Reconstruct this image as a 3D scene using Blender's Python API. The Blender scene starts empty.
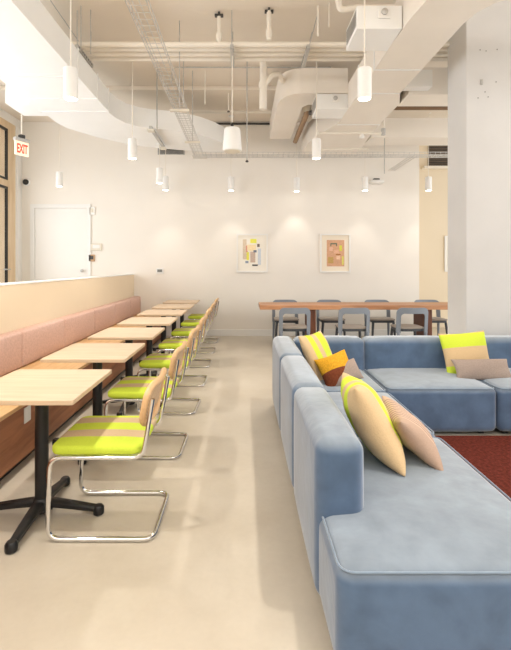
import bpy, bmesh, math, random
from mathutils import Vector, Matrix
random.seed(7)
C = bpy.context.scene.collection
PI = math.pi
EYE = 1.42

# ------------------------------------------------------------------ materials
def srgb(r, g, b):
    f = lambda c: (c/255/12.92) if c/255 <= .04045 else ((c/255+.055)/1.055)**2.4
    return (f(r), f(g), f(b), 1)

def mat(name, col, rough=.6, metal=0, var=.06, scale=6, bump=0, bscale=60, spec=.5, sheen=0, detail=4):
    m = bpy.data.materials.new(name); m.use_nodes = True
    nt = m.node_tree; N = nt.nodes; L = nt.links
    p = N['Principled BSDF']
    p.inputs['Roughness'].default_value = rough
    p.inputs['Metallic'].default_value = metal
    p.inputs['Specular IOR Level'].default_value = spec
    if sheen:
        p.inputs['Sheen Weight'].default_value = sheen
        p.inputs['Sheen Roughness'].default_value = .4
    tc = N.new('ShaderNodeTexCoord')
    nz = N.new('ShaderNodeTexNoise'); nz.inputs['Scale'].default_value = scale; nz.inputs['Detail'].default_value = detail
    L.new(tc.outputs['Object'], nz.inputs['Vector'])
    mr = N.new('ShaderNodeMapRange')
    mr.inputs[1].default_value = .25; mr.inputs[2].default_value = .75
    mr.inputs[3].default_value = 1-var; mr.inputs[4].default_value = 1+var
    L.new(nz.outputs['Fac'], mr.inputs[0])
    mx = N.new('ShaderNodeVectorMath'); mx.operation = 'SCALE'
    mx.inputs[0].default_value = col[:3]
    L.new(mr.outputs[0], mx.inputs['Scale'])
    L.new(mx.outputs[0], p.inputs['Base Color'])
    if bump:
        n2 = N.new('ShaderNodeTexNoise'); n2.inputs['Scale'].default_value = bscale; n2.inputs['Detail'].default_value = 3
        L.new(tc.outputs['Object'], n2.inputs['Vector'])
        b = N.new('ShaderNodeBump'); b.inputs['Strength'].default_value = bump; b.inputs['Distance'].default_value = .01
        L.new(n2.outputs['Fac'], b.inputs['Height']); L.new(b.outputs[0], p.inputs['Normal'])
    m.diffuse_color = col
    return m

def wood(name, c1, c2, axis='Y', scale=3.0, rough=.45, stretch=12):
    m = mat(name, c1, rough)
    nt = m.node_tree; N = nt.nodes; L = nt.links; p = N['Principled BSDF']
    tc = N.new('ShaderNodeTexCoord'); mp = N.new('ShaderNodeMapping')
    s = [stretch, stretch, stretch]; s['XYZ'.index(axis)] = 1
    mp.inputs['Scale'].default_value = s
    L.new(tc.outputs['Object'], mp.inputs['Vector'])
    nz = N.new('ShaderNodeTexNoise'); nz.inputs['Scale'].default_value = scale; nz.inputs['Detail'].default_value = 6
    nz.inputs['Distortion'].default_value = .6
    L.new(mp.outputs[0], nz.inputs['Vector'])
    cr = N.new('ShaderNodeValToRGB')
    cr.color_ramp.elements[0].position = .32; cr.color_ramp.elements[0].color = c2
    cr.color_ramp.elements[1].position = .68; cr.color_ramp.elements[1].color = c1
    L.new(nz.outputs['Fac'], cr.inputs[0]); L.new(cr.outputs[0], p.inputs['Base Color'])
    return m

def stripes(name, axis, stops, rough=.85, bump=.25, bscale=140, off=0.0, rng=1.0, var=.05):
    """constant colour bands along one object axis; stops = [(pos0..1, colour)]"""
    m = bpy.data.materials.new(name); m.use_nodes = True
    nt = m.node_tree; N = nt.nodes; L = nt.links; p = N['Principled BSDF']
    p.inputs['Roughness'].default_value = rough
    p.inputs['Specular IOR Level'].default_value = .2
    tc = N.new('ShaderNodeTexCoord'); sx = N.new('ShaderNodeSeparateXYZ')
    L.new(tc.outputs['Object'], sx.inputs[0])
    mr = N.new('ShaderNodeMapRange'); mr.inputs[1].default_value = off; mr.inputs[2].default_value = off+rng
    L.new(sx.outputs['XYZ'.index(axis)], mr.inputs[0])
    cr = N.new('ShaderNodeValToRGB'); cr.color_ramp.interpolation = 'CONSTANT'
    els = cr.color_ramp.elements
    els[0].position = stops[0][0]; els[0].color = stops[0][1]
    els[1].position = stops[1][0]; els[1].color = stops[1][1]
    for q, c in stops[2:]:
        e = els.new(q); e.color = c
    L.new(mr.outputs[0], cr.inputs[0])
    nz = N.new('ShaderNodeTexNoise'); nz.inputs['Scale'].default_value = bscale
    L.new(tc.outputs['Object'], nz.inputs['Vector'])
    m2 = N.new('ShaderNodeMapRange'); m2.inputs[3].default_value = 1-var*2; m2.inputs[4].default_value = 1+var*2
    L.new(nz.outputs['Fac'], m2.inputs[0])
    sc = N.new('ShaderNodeVectorMath'); sc.operation = 'SCALE'
    L.new(cr.outputs[0], sc.inputs[0]); L.new(m2.outputs[0], sc.inputs['Scale'])
    L.new(sc.outputs[0], p.inputs['Base Color'])
    b = N.new('ShaderNodeBump'); b.inputs['Strength'].default_value = bump; b.inputs['Distance'].default_value = .005
    L.new(nz.outputs['Fac'], b.inputs['Height']); L.new(b.outputs[0], p.inputs['Normal'])
    return m

def emit(name, col, s):
    m = bpy.data.materials.new(name); m.use_nodes = True
    p = m.node_tree.nodes['Principled BSDF']
    p.inputs['Base Color'].default_value = col
    p.inputs['Emission Color'].default_value = col
    p.inputs['Emission Strength'].default_value = s
    return m

LIME = srgb(196, 215, 70); LIME_P = srgb(200, 217, 66); BEI = srgb(206, 178, 138); BEI2 = srgb(196, 172, 140)
M = {}
M['wall'] = mat('warm_white_paint', srgb(238, 232, 223), .85, var=.015, scale=1.5, bump=.03, bscale=90)
M['wall_cool'] = mat('white_paint', srgb(238, 235, 230), .85, var=.012, scale=1.5)
M['wall_recess'] = mat('cream_paint', srgb(232, 217, 192), .85, var=.015, scale=1.5)
M['cream_wall'] = mat('cream_partition_paint', srgb(228, 210, 182), .8, var=.02, scale=1.5)
M['ceiling'] = mat('painted_concrete', srgb(232, 221, 206), .9, var=.04, scale=1.2, bump=.1, bscale=30)
M['duct'] = mat('white_duct_paint', srgb(238, 237, 234), .5, var=.02, scale=3)
M['duct_bounce'] = mat('white_duct_bounce_tint', srgb(234, 226, 215), .5, var=.025, scale=3)  # same white paint with warm light bounced off the floor tinted in
M['pipe'] = mat('pipe_paint', srgb(233, 225, 212), .5, var=.03, scale=4)
M['trimwhite'] = mat('trim_white', srgb(236, 234, 230), .5, var=.01)
M['galv'] = mat('galvanised_steel', srgb(188, 186, 182), .45, metal=.6, var=.12, scale=30)
M['wire'] = mat('zinc_wire', srgb(200, 198, 194), .4, metal=.5, var=.08, scale=30)
M['dark'] = mat('dark_metal', srgb(58, 54, 50), .5, var=.1)
M['black'] = mat('black_cast_iron', srgb(22, 22, 24), .42, var=.15, scale=20, bump=.05)
M['blackplastic'] = mat('black_plastic', srgb(20, 20, 22), .35)
M['chrome'] = mat('chrome', srgb(225, 225, 226), .09, metal=1, var=.02)
M['column'] = mat('column_plaster', srgb(212, 210, 208), .85, var=.035, scale=2.2, bump=.08, bscale=25)
M['maple'] = wood('maple_top', srgb(214, 190, 162), srgb(203, 176, 145), 'X', 2.5, .4, 10)
M['seatwood'] = wood('bench_seat_oak', srgb(222, 184, 134), srgb(204, 160, 108), 'Y', 2.5, .45, 10)
M['benchwood'] = wood('bench_front_oak', srgb(176, 118, 82), srgb(142, 90, 60), 'Y', 2.2, .5, 9)
M['walnut'] = wood('walnut_table', srgb(200, 148, 108), srgb(172, 120, 84), 'X', 2.2, .45, 9)
M['walnutleg'] = wood('walnut_leg', srgb(120, 70, 46), srgb(92, 52, 34), 'Z', 2.2, .5, 9)
M['oakframe'] = wood('oak_window_frame', srgb(226, 204, 172), srgb(212, 186, 150), 'Z', 2, .5, 8)
M['beech'] = wood('beech_frame', srgb(216, 178, 132), srgb(200, 158, 112), 'Y', 3, .45, 8)
M['pink'] = mat('pink_bench_fabric', srgb(206, 172, 158), .9, var=.12, scale=60, bump=.4, bscale=180, spec=.2)
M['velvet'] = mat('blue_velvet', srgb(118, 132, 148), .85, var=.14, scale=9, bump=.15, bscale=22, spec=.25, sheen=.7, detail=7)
M['velvetpipe'] = mat('blue_velvet_seam', srgb(126, 142, 160), .8, var=.06, scale=20, spec=.2, sheen=.6)
M['rey'] = mat('blue_grey_lacquer', srgb(134, 142, 153), .5, var=.05)
M['reyleg'] = mat('dark_grey_lacquer', srgb(70, 74, 80), .5, var=.05)
M['reyseat'] = mat('taupe_seat', srgb(166, 156, 146), .6, var=.06)
M['rug'] = mat('red_rug_pile', srgb(98, 44, 34), .95, var=.5, scale=45, bump=1, bscale=130, spec=.1)
M['mustard'] = mat('mustard_weave', srgb(206, 148, 26), .9, var=.22, scale=90, bump=.5, bscale=120, spec=.15)
M['rust'] = mat('rust_weave', srgb(112, 58, 32), .9, var=.3, scale=80, bump=.5, bscale=120, spec=.15)
M['greycush'] = mat('taupe_weave', srgb(158, 142, 132), .9, var=.14, scale=120, bump=.4, bscale=160, spec=.15)
M['seat_stripe'] = stripes('lime_beige_stripe', 'Y',
    [(0, LIME), (.26, BEI2), (.46, LIME), (.68, BEI2), (.88, LIME)], off=-.24, rng=.48)
M['pill_stripe'] = stripes('lime_beige_pillow', 'Y',
    [(0, BEI), (.2, LIME_P), (.36, BEI), (.52, LIME_P), (.8, BEI)], off=-.25, rng=.5)
M['pill_stripe_h'] = stripes('lime_beige_pillow_wide', 'Y',
    [(0, BEI), (.08, LIME_P), (.28, BEI), (.62, LIME_P), (.88, BEI)], off=-.25, rng=.5)
M['lumb_stripe'] = stripes('pink_grey_fine_stripe', 'Y',
    [(0, srgb(176, 150, 132))] + [(k/24, srgb(*( (196, 168, 146) if k % 2 else (158, 134, 122)))) for k in range(1, 24)], off=-.16, rng=.32)
M['two_tone'] = stripes('mustard_rust_weave', 'Y', [(0, srgb(116, 60, 36)), (.46, srgb(212, 156, 40))], off=-.16, rng=.32, bscale=70, bump=.5, var=.2)

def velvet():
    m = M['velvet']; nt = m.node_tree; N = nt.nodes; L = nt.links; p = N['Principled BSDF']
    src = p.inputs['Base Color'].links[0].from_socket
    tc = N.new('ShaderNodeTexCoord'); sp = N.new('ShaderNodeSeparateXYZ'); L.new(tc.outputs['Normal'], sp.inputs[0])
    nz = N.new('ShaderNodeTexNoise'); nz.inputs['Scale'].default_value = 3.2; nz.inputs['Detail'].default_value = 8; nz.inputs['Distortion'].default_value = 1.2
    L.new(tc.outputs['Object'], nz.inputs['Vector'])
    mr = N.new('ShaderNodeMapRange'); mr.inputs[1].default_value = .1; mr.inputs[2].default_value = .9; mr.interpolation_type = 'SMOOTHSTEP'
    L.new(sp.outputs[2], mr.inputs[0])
    # shading painted in by face normal: tops lighter, upright sides darker and bluer
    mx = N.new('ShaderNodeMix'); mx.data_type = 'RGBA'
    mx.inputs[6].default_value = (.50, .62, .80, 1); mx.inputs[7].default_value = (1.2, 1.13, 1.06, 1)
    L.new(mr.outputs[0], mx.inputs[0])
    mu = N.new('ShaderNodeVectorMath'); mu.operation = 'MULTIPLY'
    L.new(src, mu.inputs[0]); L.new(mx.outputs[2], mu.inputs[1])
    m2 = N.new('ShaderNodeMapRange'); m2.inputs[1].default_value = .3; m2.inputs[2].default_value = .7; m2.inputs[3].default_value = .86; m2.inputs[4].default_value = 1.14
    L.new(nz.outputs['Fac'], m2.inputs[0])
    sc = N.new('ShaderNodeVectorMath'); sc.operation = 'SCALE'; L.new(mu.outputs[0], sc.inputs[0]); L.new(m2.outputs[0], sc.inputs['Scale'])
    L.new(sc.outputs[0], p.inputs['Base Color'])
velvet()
def cane_mat():
    m = mat('cane_weave', srgb(216, 186, 148), .7)
    nt = m.node_tree; N = nt.nodes; L = nt.links; p = N['Principled BSDF']
    tc = N.new('ShaderNodeTexCoord'); sp = N.new('ShaderNodeSeparateXYZ'); cb = N.new('ShaderNodeCombineXYZ')
    L.new(tc.outputs['Object'], sp.inputs[0]); L.new(sp.outputs[1], cb.inputs[0]); L.new(sp.outputs[2], cb.inputs[1])
    ck = N.new('ShaderNodeTexChecker'); ck.inputs['Scale'].default_value = 110
    ck.inputs['Color1'].default_value = srgb(206, 176, 140); ck.inputs['Color2'].default_value = srgb(164, 132, 102)
    L.new(cb.outputs[0], ck.inputs['Vector']); L.new(ck.outputs['Color'], p.inputs['Base Color'])
    return m
M['cane'] = cane_mat()

def floor_mat():
    m = mat('polished_concrete', srgb(214, 203, 186), .34, var=.0)
    nt = m.node_tree; N = nt.nodes; L = nt.links; p = N['Principled BSDF']
    tc = N.new('ShaderNodeTexCoord')
    a = N.new('ShaderNodeTexNoise'); a.inputs['Scale'].default_value = .9; a.inputs['Detail'].default_value = 8; a.inputs['Roughness'].default_value = .62
    b = N.new('ShaderNodeTexNoise'); b.inputs['Scale'].default_value = 38; b.inputs['Detail'].default_value = 3
    L.new(tc.outputs['Object'], a.inputs['Vector']); L.new(tc.outputs['Object'], b.inputs['Vector'])
    cr = N.new('ShaderNodeValToRGB')
    cr.color_ramp.elements[0].position = .34; cr.color_ramp.elements[0].color = srgb(180, 169, 152)
    cr.color_ramp.elements[1].position = .66; cr.color_ramp.elements[1].color = srgb(199, 190, 175)
    L.new(a.outputs['Fac'], cr.inputs[0])
    mr = N.new('ShaderNodeMapRange'); mr.inputs[3].default_value = .96; mr.inputs[4].default_value = 1.04
    L.new(b.outputs['Fac'], mr.inputs[0])
    sc = N.new('ShaderNodeVectorMath'); sc.operation = 'SCALE'
    L.new(cr.outputs[0], sc.inputs[0]); L.new(mr.outputs[0], sc.inputs['Scale']); L.new(sc.outputs[0], p.inputs['Base Color'])
    return m
M['floor'] = floor_mat()

def brick_mat():
    m = mat('outside_brick', srgb(190, 160, 130), .9)
    nt = m.node_tree; N = nt.nodes; L = nt.links; p = N['Principled BSDF']
    tc = N.new('ShaderNodeTexCoord'); sp = N.new('ShaderNodeSeparateXYZ'); cb = N.new('ShaderNodeCombineXYZ')
    L.new(tc.outputs['Object'], sp.inputs[0]); L.new(sp.outputs[1], cb.inputs[0]); L.new(sp.outputs[2], cb.inputs[1])
    bk = N.new('ShaderNodeTexBrick'); bk.inputs['Scale'].default_value = 3
    bk.inputs['Color1'].default_value = srgb(226, 208, 184); bk.inputs['Color2'].default_value = srgb(196, 170, 142)
    bk.inputs['Mortar'].default_value = srgb(216, 206, 192)
    L.new(cb.outputs[0], bk.inputs['Vector']); L.new(bk.outputs['Color'], p.inputs['Base Color'])
    return m
M['brick'] = brick_mat()
def glass_mat():
    m = bpy.data.materials.new('window_glass'); m.use_nodes = True
    nt = m.node_tree; N = nt.nodes; L = nt.links
    for n in list(N):
        if n.type != 'OUTPUT_MATERIAL': N.remove(n)
    o = [n for n in N if n.type == 'OUTPUT_MATERIAL'][0]
    t = N.new('ShaderNodeBsdfTransparent'); g = N.new('ShaderNodeBsdfGlossy'); g.inputs['Roughness'].default_value = .02
    mx = N.new('ShaderNodeMixShader'); mx.inputs[0].default_value = .1
    L.new(t.outputs[0], mx.inputs[1]); L.new(g.outputs[0], mx.inputs[2]); L.new(mx.outputs[0], o.inputs[0])
    return m
M['glass'] = glass_mat()
M['lamp'] = emit('lamp_lens', (1, .93, .82, 1), 9)
M['exitred'] = emit('exit_red', srgb(240, 70, 48), .75)
M['exitpanel'] = emit('exit_panel', srgb(250, 232, 205), .45)

# ------------------------------------------------------------------ mesh helpers
def obj(name, bm, m, parent=None, smooth=None):
    me = bpy.data.meshes.new(name)
    bmesh.ops.recalc_face_normals(bm, faces=bm.faces)
    bm.to_mesh(me); bm.free()
    for mm in (m if isinstance(m, (list, tuple)) else [m]): me.materials.append(mm)
    if smooth is not None:
        for p in me.polygons: p.use_smooth = True
        me.set_sharp_from_angle(angle=math.radians(smooth))
    o = bpy.data.objects.new(name, me); C.objects.link(o)
    if parent is not None: o.parent = parent
    return o

def tag(o, label=None, cat=None, group=None, kind=None):
    if label: o['label'] = label
    if cat: o['category'] = cat
    if group: o['group'] = group
    if kind: o['kind'] = kind
    return o

def thing(name, label, cat, loc=(0, 0, 0), rz=0, group=None):
    o = bpy.data.objects.new(name, None); C.objects.link(o)
    o.location = loc; o.rotation_euler = (0, 0, rz); o.empty_display_size = .1
    return tag(o, label, cat, group)

def struct(name, bm, m, parent=None, smooth=None):
    o = obj(name, bm, m, parent, smooth)
    if parent is None: o['kind'] = 'structure'
    return o

def dup(root, loc, label=None, rz=None, group=None):
    r = root.copy(); C.objects.link(r); r.location = loc
    if rz is not None: r.rotation_euler = (0, 0, rz)
    if label: r['label'] = label
    if group: r['group'] = group
    for ch in list(root.children):
        c = ch.copy(); C.objects.link(c); c.parent = r
        for g in list(ch.children):
            d = g.copy(); C.objects.link(d); d.parent = c
    return r

def box(bm, x0, x1, y0, y1, z0, z1, mtx=None, mi=0):
    vs = [bm.verts.new((x, y, z)) for z in (z0, z1) for y in (y0, y1) for x in (x0, x1)]
    if mtx is not None:
        for v in vs: v.co = mtx @ v.co
    for f in ((0, 2, 3, 1), (4, 5, 7, 6), (0, 1, 5, 4), (2, 6, 7, 3), (0, 4, 6, 2), (1, 3, 7, 5)):
        bm.faces.new([vs[i] for i in f]).material_index = mi
    return vs

def B(*a, bevel=0, seg=2):
    bm = bmesh.new(); box(bm, *a)
    if bevel:
        bmesh.ops.bevel(bm, geom=bm.edges[:], offset=bevel, segments=seg, profile=.5, affect='EDGES')
    return bm

def rbox(x0, x1, y0, y1, z0, z1, r, n=4, crown=(0, 0, 0), mid=6):
    """soft rounded box; crown = extra bulge of the faces along each axis"""
    def axis(a, b):
        ts = [a + r*(1-math.cos(PI/2*k/n)) if False else a + r*k/n for k in range(n)]
        ins = [a + r + (b-a-2*r)*k/mid for k in range(mid+1)]
        te = [b - r*k/n for k in range(n)][::-1]
        return ts + ins + te
    A = [axis(x0, x1), axis(y0, y1), axis(z0, z1)]
    lo = (x0, y0, z0); hi = (x1, y1, z1)
    bm = bmesh.new(); cache = {}
    def V(i, j, k):
        key = (i, j, k)
        if key in cache: return cache[key]
        p = Vector((A[0][i], A[1][j], A[2][k]))
        q = Vector([min(max(p[c], lo[c]+r), hi[c]-r) for c in range(3)])
        d = p-q
        if d.length > 1e-9:
            # even angular spacing
            dd = Vector([math.tan(max(-1, min(1, c/r))*PI/4)*r for c in d])
            p = q + dd.normalized()*r
        ctr = [(lo[c]+hi[c])/2 for c in range(3)]
        u = [(p[c]-ctr[c])/((hi[c]-lo[c])/2) for c in range(3)]
        for c in range(3):
            if crown[c]:
                o = [e for e in range(3) if e != c]
                w = max(0, (1-u[o[0]]**4))*max(0, (1-u[o[1]]**4))
                p[c] += crown[c]*w*u[c]
        cache[key] = bm.verts.new(p); return cache[key]
    nx, ny, nz = (len(a)-1 for a in A)
    for i in range(nx):
        for j in range(ny):
            for k in (0, nz): bm.faces.new((V(i, j, k), V(i+1, j, k), V(i+1, j+1, k), V(i, j+1, k)))
    for i in range(nx):
        for k in range(nz):
            for j in (0, ny): bm.faces.new((V(i, j, k), V(i+1, j, k), V(i+1, j, k+1), V(i, j, k+1)))
    for j in range(ny):
        for k in range(nz):
            for i in (0, nx): bm.faces.new((V(i, j, k), V(i, j+1, k), V(i, j+1, k+1), V(i, j, k+1)))
    return bm

def fillet(pts, r, n=5):
    pts = [Vector(p) for p in pts]; out = [pts[0]]
    for a, b, c in zip(pts, pts[1:], pts[2:]):
        u = (a-b); v = (c-b); lu, lv = u.length, v.length; u.normalize(); v.normalize()
        ang = u.angle(v)
        if abs(ang-PI) < 1e-3: out.append(b); continue
        t = min(r/math.tan(ang/2), lu*.49, lv*.49)
        p0 = b+u*t; p1 = b+v*t
        for k in range(n+1):
            s = k/n; out.append(p0*(1-s)**2 + b*2*s*(1-s) + p1*s*s)
    out.append(pts[-1]); return out

def tube(bm, pts, r, sides=8, closed=False, cap=True):
    pts = [Vector(p) for p in pts]
    rs = r if isinstance(r, (list, tuple)) else [r]*len(pts)
    n = len(pts); T = []
    for i in range(n):
        if closed: t = pts[(i+1) % n]-pts[i-1]
        else: t = pts[min(i+1, n-1)]-pts[max(i-1, 0)]
        T.append(t.normalized())
    ref = Vector((0, 0, 1)) if abs(T[0].z) < .9 else Vector((1, 0, 0))
    nrm = (ref - T[0]*ref.dot(T[0])).normalized(); rings = []
    for i in range(n):
        nrm = (nrm - T[i]*nrm.dot(T[i])).normalized()
        bn = T[i].cross(nrm)
        rings.append([bm.verts.new(pts[i] + (nrm*math.cos(2*PI*k/sides)+bn*math.sin(2*PI*k/sides))*rs[i]) for k in range(sides)])
    for i in range(n if closed else n-1):
        a, b = rings[i], rings[(i+1) % n]
        for k in range(sides): bm.faces.new((a[k], a[(k+1) % sides], b[(k+1) % sides], b[k]))
    if cap and not closed:
        bm.faces.new(rings[0][::-1]); bm.faces.new(rings[-1])
    return bm

def TB(pts, r, sides=10, fr=None, closed=False):
    bm = bmesh.new(); tube(bm, fillet(pts, fr) if fr else pts, r, sides, closed); return bm

def lathe(bm, prof, cx=0, cy=0, n=24, cap=True):
    rings = [[bm.verts.new((cx+r*math.cos(2*PI*k/n), cy+r*math.sin(2*PI*k/n), z)) for k in range(n)] for r, z in prof]
    for a, b in zip(rings, rings[1:]):
        for k in range(n): bm.faces.new((a[k], a[(k+1) % n], b[(k+1) % n], b[k]))
    if cap: bm.faces.new(rings[0][::-1]); bm.faces.new(rings[-1])
    return bm

def LT(prof, cx=0, cy=0, n=24): return lathe(bmesh.new(), prof, cx, cy, n)

def rr(hw, hh, r, n=6):
    r = max(min(r, hw-1e-4, hh-1e-4), 1e-4); out = []
    for sx, sy, a0 in ((1, 1, 0), (-1, 1, PI/2), (-1, -1, PI), (1, -1, 3*PI/2)):
        for k in range(n+1):
            a = a0 + PI/2*k/n
            out.append((sx*(hw-r)+r*math.cos(a), sy*(hh-r)+r*math.sin(a)))
    return out

def slab(hw, hh, r, z0, z1, e, cx=0, cy=0, n=6, es=4, crown=0):
    """rounded-plan slab with softened edges"""
    bm = bmesh.new(); rings = []
    prof = [(e*(1-math.sin(PI/2*k/es)), z0+e*(1-math.cos(PI/2*k/es))) for k in range(es+1)]
    prof += [(e*(1-math.cos(PI/2*k/es)), z1-e*(1-math.sin(PI/2*k/es))) for k in range(es+1)]
    if crown:
        for q in (.25, .5, .75, .95): prof.append((e + (min(hw, hh)-e)*q, z1+crown*(1-(1-q)**2)))
    for ins, z in prof:
        rings.append([bm.verts.new((cx+x, cy+y, z)) for x, y in rr(hw-ins, hh-ins, max(r-ins, .004), n)])
    for a, b in zip(rings, rings[1:]):
        m = len(a)
        for k in range(m): bm.faces.new((a[k], a[(k+1) % m], b[(k+1) % m], b[k]))
    bm.faces.new(rings[0][::-1]); bm.faces.new(rings[-1])
    return bm

def prism(poly, z0, z1, bevel=0):
    bm = bmesh.new()
    a = [bm.verts.new((x, y, z0)) for x, y in poly]; b = [bm.verts.new((x, y, z1)) for x, y in poly]
    m = len(a)
    for k in range(m): bm.faces.new((a[k], a[(k+1) % m], b[(k+1) % m], b[k]))
    bm.faces.new(a[::-1]); bm.faces.new(b)
    if bevel: bmesh.ops.bevel(bm, geom=bm.edges[:], offset=bevel, segments=1, affect='EDGES')
    return bm

def pillow_bm(W, H, T, n=26, pinch=.07, seed=0):
    """knife-edge cushion, lies in XY, thickness along Z, pointed corners, slight slump"""
    bm = bmesh.new(); rnd = random.Random(seed); ph = [rnd.uniform(0, 6) for _ in range(4)]
    def P(u, v, s):
        x = u*W/2*(1-pinch*(1-v*v)); y = v*H/2*(1-pinch*(1-u*u))
        h = T/2*(max(0, (1-u*u)*(1-v*v)))**.42
        h *= 1+.07*math.sin(3*u+ph[0])*math.sin(2.5*v+ph[1])
        h *= 1 + .05*math.sin(9*u+4*v+ph[2])*(1-u*u)*v*v + .05*math.sin(8*v-5*u+ph[0])*u*u*(1-v*v)
        return (x, y, s*h + .010*math.sin(2.6*u+ph[2])*math.cos(2.2*v+ph[3]))
    e = lambda k: math.sin(PI/2*(2*k/n-1))
    g = {}
    for s in (1, -1):
        for i in range(n+1):
            for j in range(n+1):
                edge = i in (0, n) or j in (0, n)
                if edge and s == -1: g[(s, i, j)] = g[(1, i, j)]; continue
                g[(s, i, j)] = bm.verts.new(P(e(i), e(j), s))
    top = []
    for s in (1, -1):
        for i in range(n):
            for j in range(n):
                f = bm.faces.new((g[(s, i, j)], g[(s, i+1, j)], g[(s, i+1, j+1)], g[(s, i, j+1)]))
                f.material_index = 0 if s == 1 else 1
    return bm

# ------------------------------------------------------------------ camera
cam = bpy.data.objects.new('camera', bpy.data.cameras.new('camera')); C.objects.link(cam)
cam.location = (0, 0, EYE); cam.rotation_euler = (PI/2, 0, 0)
cam.data.sensor_width = 36; cam.data.lens = 433*36/650
cam.data.shift_x = 12.5/650; cam.data.shift_y = -59.4/650
cam.data.clip_start = .02
bpy.context.scene.camera = cam

# ------------------------------------------------------------------ setting
XL, YB, ZC = -4.47, 8.75, EYE+2.97
struct('floor', B(XL-.2, 6.6, -2.4, 10.2, -.1, 0), M['floor'])
struct('ceiling', B(XL-.2, 6.6, -2.4, 10.2, ZC, ZC+.2), M['ceiling'])
struct('wall_rear', B(XL-.2, 3.56, YB, YB+.25, 0, ZC), M['wall'])
struct('wall_front_unseen', B(XL-.2, 6.6, -2.4, -2.2, 0, ZC), M['wall'])  # unseen wall behind the camera, put in to block the sky light
struct('wall_recess', B(3.56, 6.6, 9.95, 10.2, 0, ZC), M['wall_recess'])
struct('wall_recess_side', B(3.36, 3.56, YB+.25, 9.95, 0, ZC), M['wall_recess'])
# left wall with a storefront opening
struct('wall_left_upper', B(XL-.2, XL, 1.0, YB, EYE+2.74, ZC), M['wall_cool'])
struct('wall_left_corner', B(XL-.2, XL, 8.5, YB, 0, EYE+2.74), M['wall_cool'])
struct('wall_left_front', B(XL-.2, XL, -2.2, 1.0, 0, ZC), M['wall_cool'])
struct('trim_1', B(XL, XL+.03, 8.53, 8.62, 0, ZC-.25, bevel=.005), M['trimwhite'])
struct('baseboard_rear', B(-2.06, 3.56, YB-.018, YB, 0, .13, bevel=.005), M['trimwhite'])
struct('baseboard_recess', B(3.56, 6.6, 9.932, 9.95, 0, .13, bevel=.005), M['wall_recess'])
# dropped beam along the back of the ceiling
struct('trim_2', B(XL, 3.56, 7.15, YB, ZC-.07, ZC, bevel=.01), M['ceiling'])
# half-height partition behind the bench
bm = B(-2.36, -2.2, .2, YB, 0, 1.235); struct('wall_partition', bm, M['cream_wall'])
struct('trim_3', B(-2.365, -2.195, .19, YB, 1.235, 1.25, bevel=.003), M['trimwhite'])

# storefront window
w = thing('window_1', None, None); w['kind'] = 'structure'
for y0, y1 in ((8.24, 8.5), (6.3, 6.5), (4.3, 4.5), (2.5, 2.7), (1.0, 1.15)):
    obj('mullion', B(XL-.16, XL+.004, y0, y1, 0, EYE+2.74, bevel=.003), M['oakframe'], w)
obj('head_rail', B(XL-.16, XL+.004, 1.15, 8.24, EYE+2.6, EYE+2.74, bevel=.003), M['oakframe'], w)
obj('transom', B(XL-.16, XL+.006, 1.15, 8.24, EYE+1.5, EYE+1.62, bevel=.003), M['oakframe'], w)
for a, b in ((6.5, 8.24), (4.5, 6.3), (2.7, 4.3), (1.15, 2.5)):
    bm = bmesh.new()
    for z0, z1 in ((EYE+1.62, EYE+2.6), (0.0, EYE+1.5)):
        box(bm, XL-.04, XL-.004, a, a+.045, z0, z1); box(bm, XL-.04, XL-.004, b-.045, b, z0, z1)
        box(bm, XL-.04, XL-.004, a+.045, b-.045, z0, z0+.045); box(bm, XL-.04, XL-.004, a+.045, b-.045, z1-.045, z1)
    fr = obj('sash', bm, M['blackplastic'], w)
    bm = bmesh.new()
    for z0, z1 in ((EYE+1.665, EYE+2.555), (.045, EYE+1.455)): box(bm, XL-.024, XL-.02, a+.045, b-.045, z0, z1)
    obj('pane', bm, M['glass'], fr)
obj('handle', TB([(XL-.01, 8.1, 1.35), (XL+.06, 8.1, 1.35), (XL+.06, 8.21, 1.35)], .012, 8, .02), M['galv'], w)

# brick house across the street
t = obj('brick_building', B(-8.2, -7.6, -2, 14, -.1, 7), M['brick'])
tag(t, 'pale brick building seen outside through the storefront window', 'building')

# door on the rear wall
d = thing('door_1', None, None, (0, 0, 0)); d['kind'] = 'structure'
x0, x1, zt = -4.2, -3.14, 2.58
bm = bmesh.new()
box(bm, x0-.09, x0, YB-.03, YB, 0, zt+.08); box(bm, x1, x1+.07, YB-.03, YB, 0, zt+.08); box(bm, x0, x1, YB-.03, YB, zt, zt+.08)
obj('door_frame', bm, M['trimwhite'], d)
dp = obj('door_panel', B(x0+.005, x1-.005, YB-.015, YB, .01, zt-.005, bevel=.003), M['wall_cool'], d)
bm = LT([(.012, 0), (.012, .03), (.03, .04), (.034, .055), (.028, .075), (.01, .08)], n=16)
bmesh.ops.rotate(bm, verts=bm.verts, cent=(0, 0, 0), matrix=Matrix.Rotation(PI/2, 3, 'X'))
bmesh.ops.translate(bm, verts=bm.verts, vec=(x1-.09, YB-.015, 1.32))
obj('door_knob', bm, M['galv'], dp, 40)

# column
cbm = B(2.42, 3.08, 4.7, 5.13, 0, ZC, bevel=.012)
col = struct('column', cbm, M['column'])
for px, py in ((480, 50), (486, 51), (497, 49.5), (496, 82), (485, 92), (478, 98), (488, 97)):
    X = (px-243)*4.7/433; Z = EYE+(265.6-py)*4.7/433
    obj('anchor_hole', B(X-.0045, X+.0045, 4.697, 4.7, Z-.0045, Z+.0045), M['dark'], col)
obj('cover_plate', B(2.42+.155, 2.42+.18, 4.69, 4.7, EYE+1.96, EYE+2.02, bevel=.003), M['galv'], col)

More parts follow.
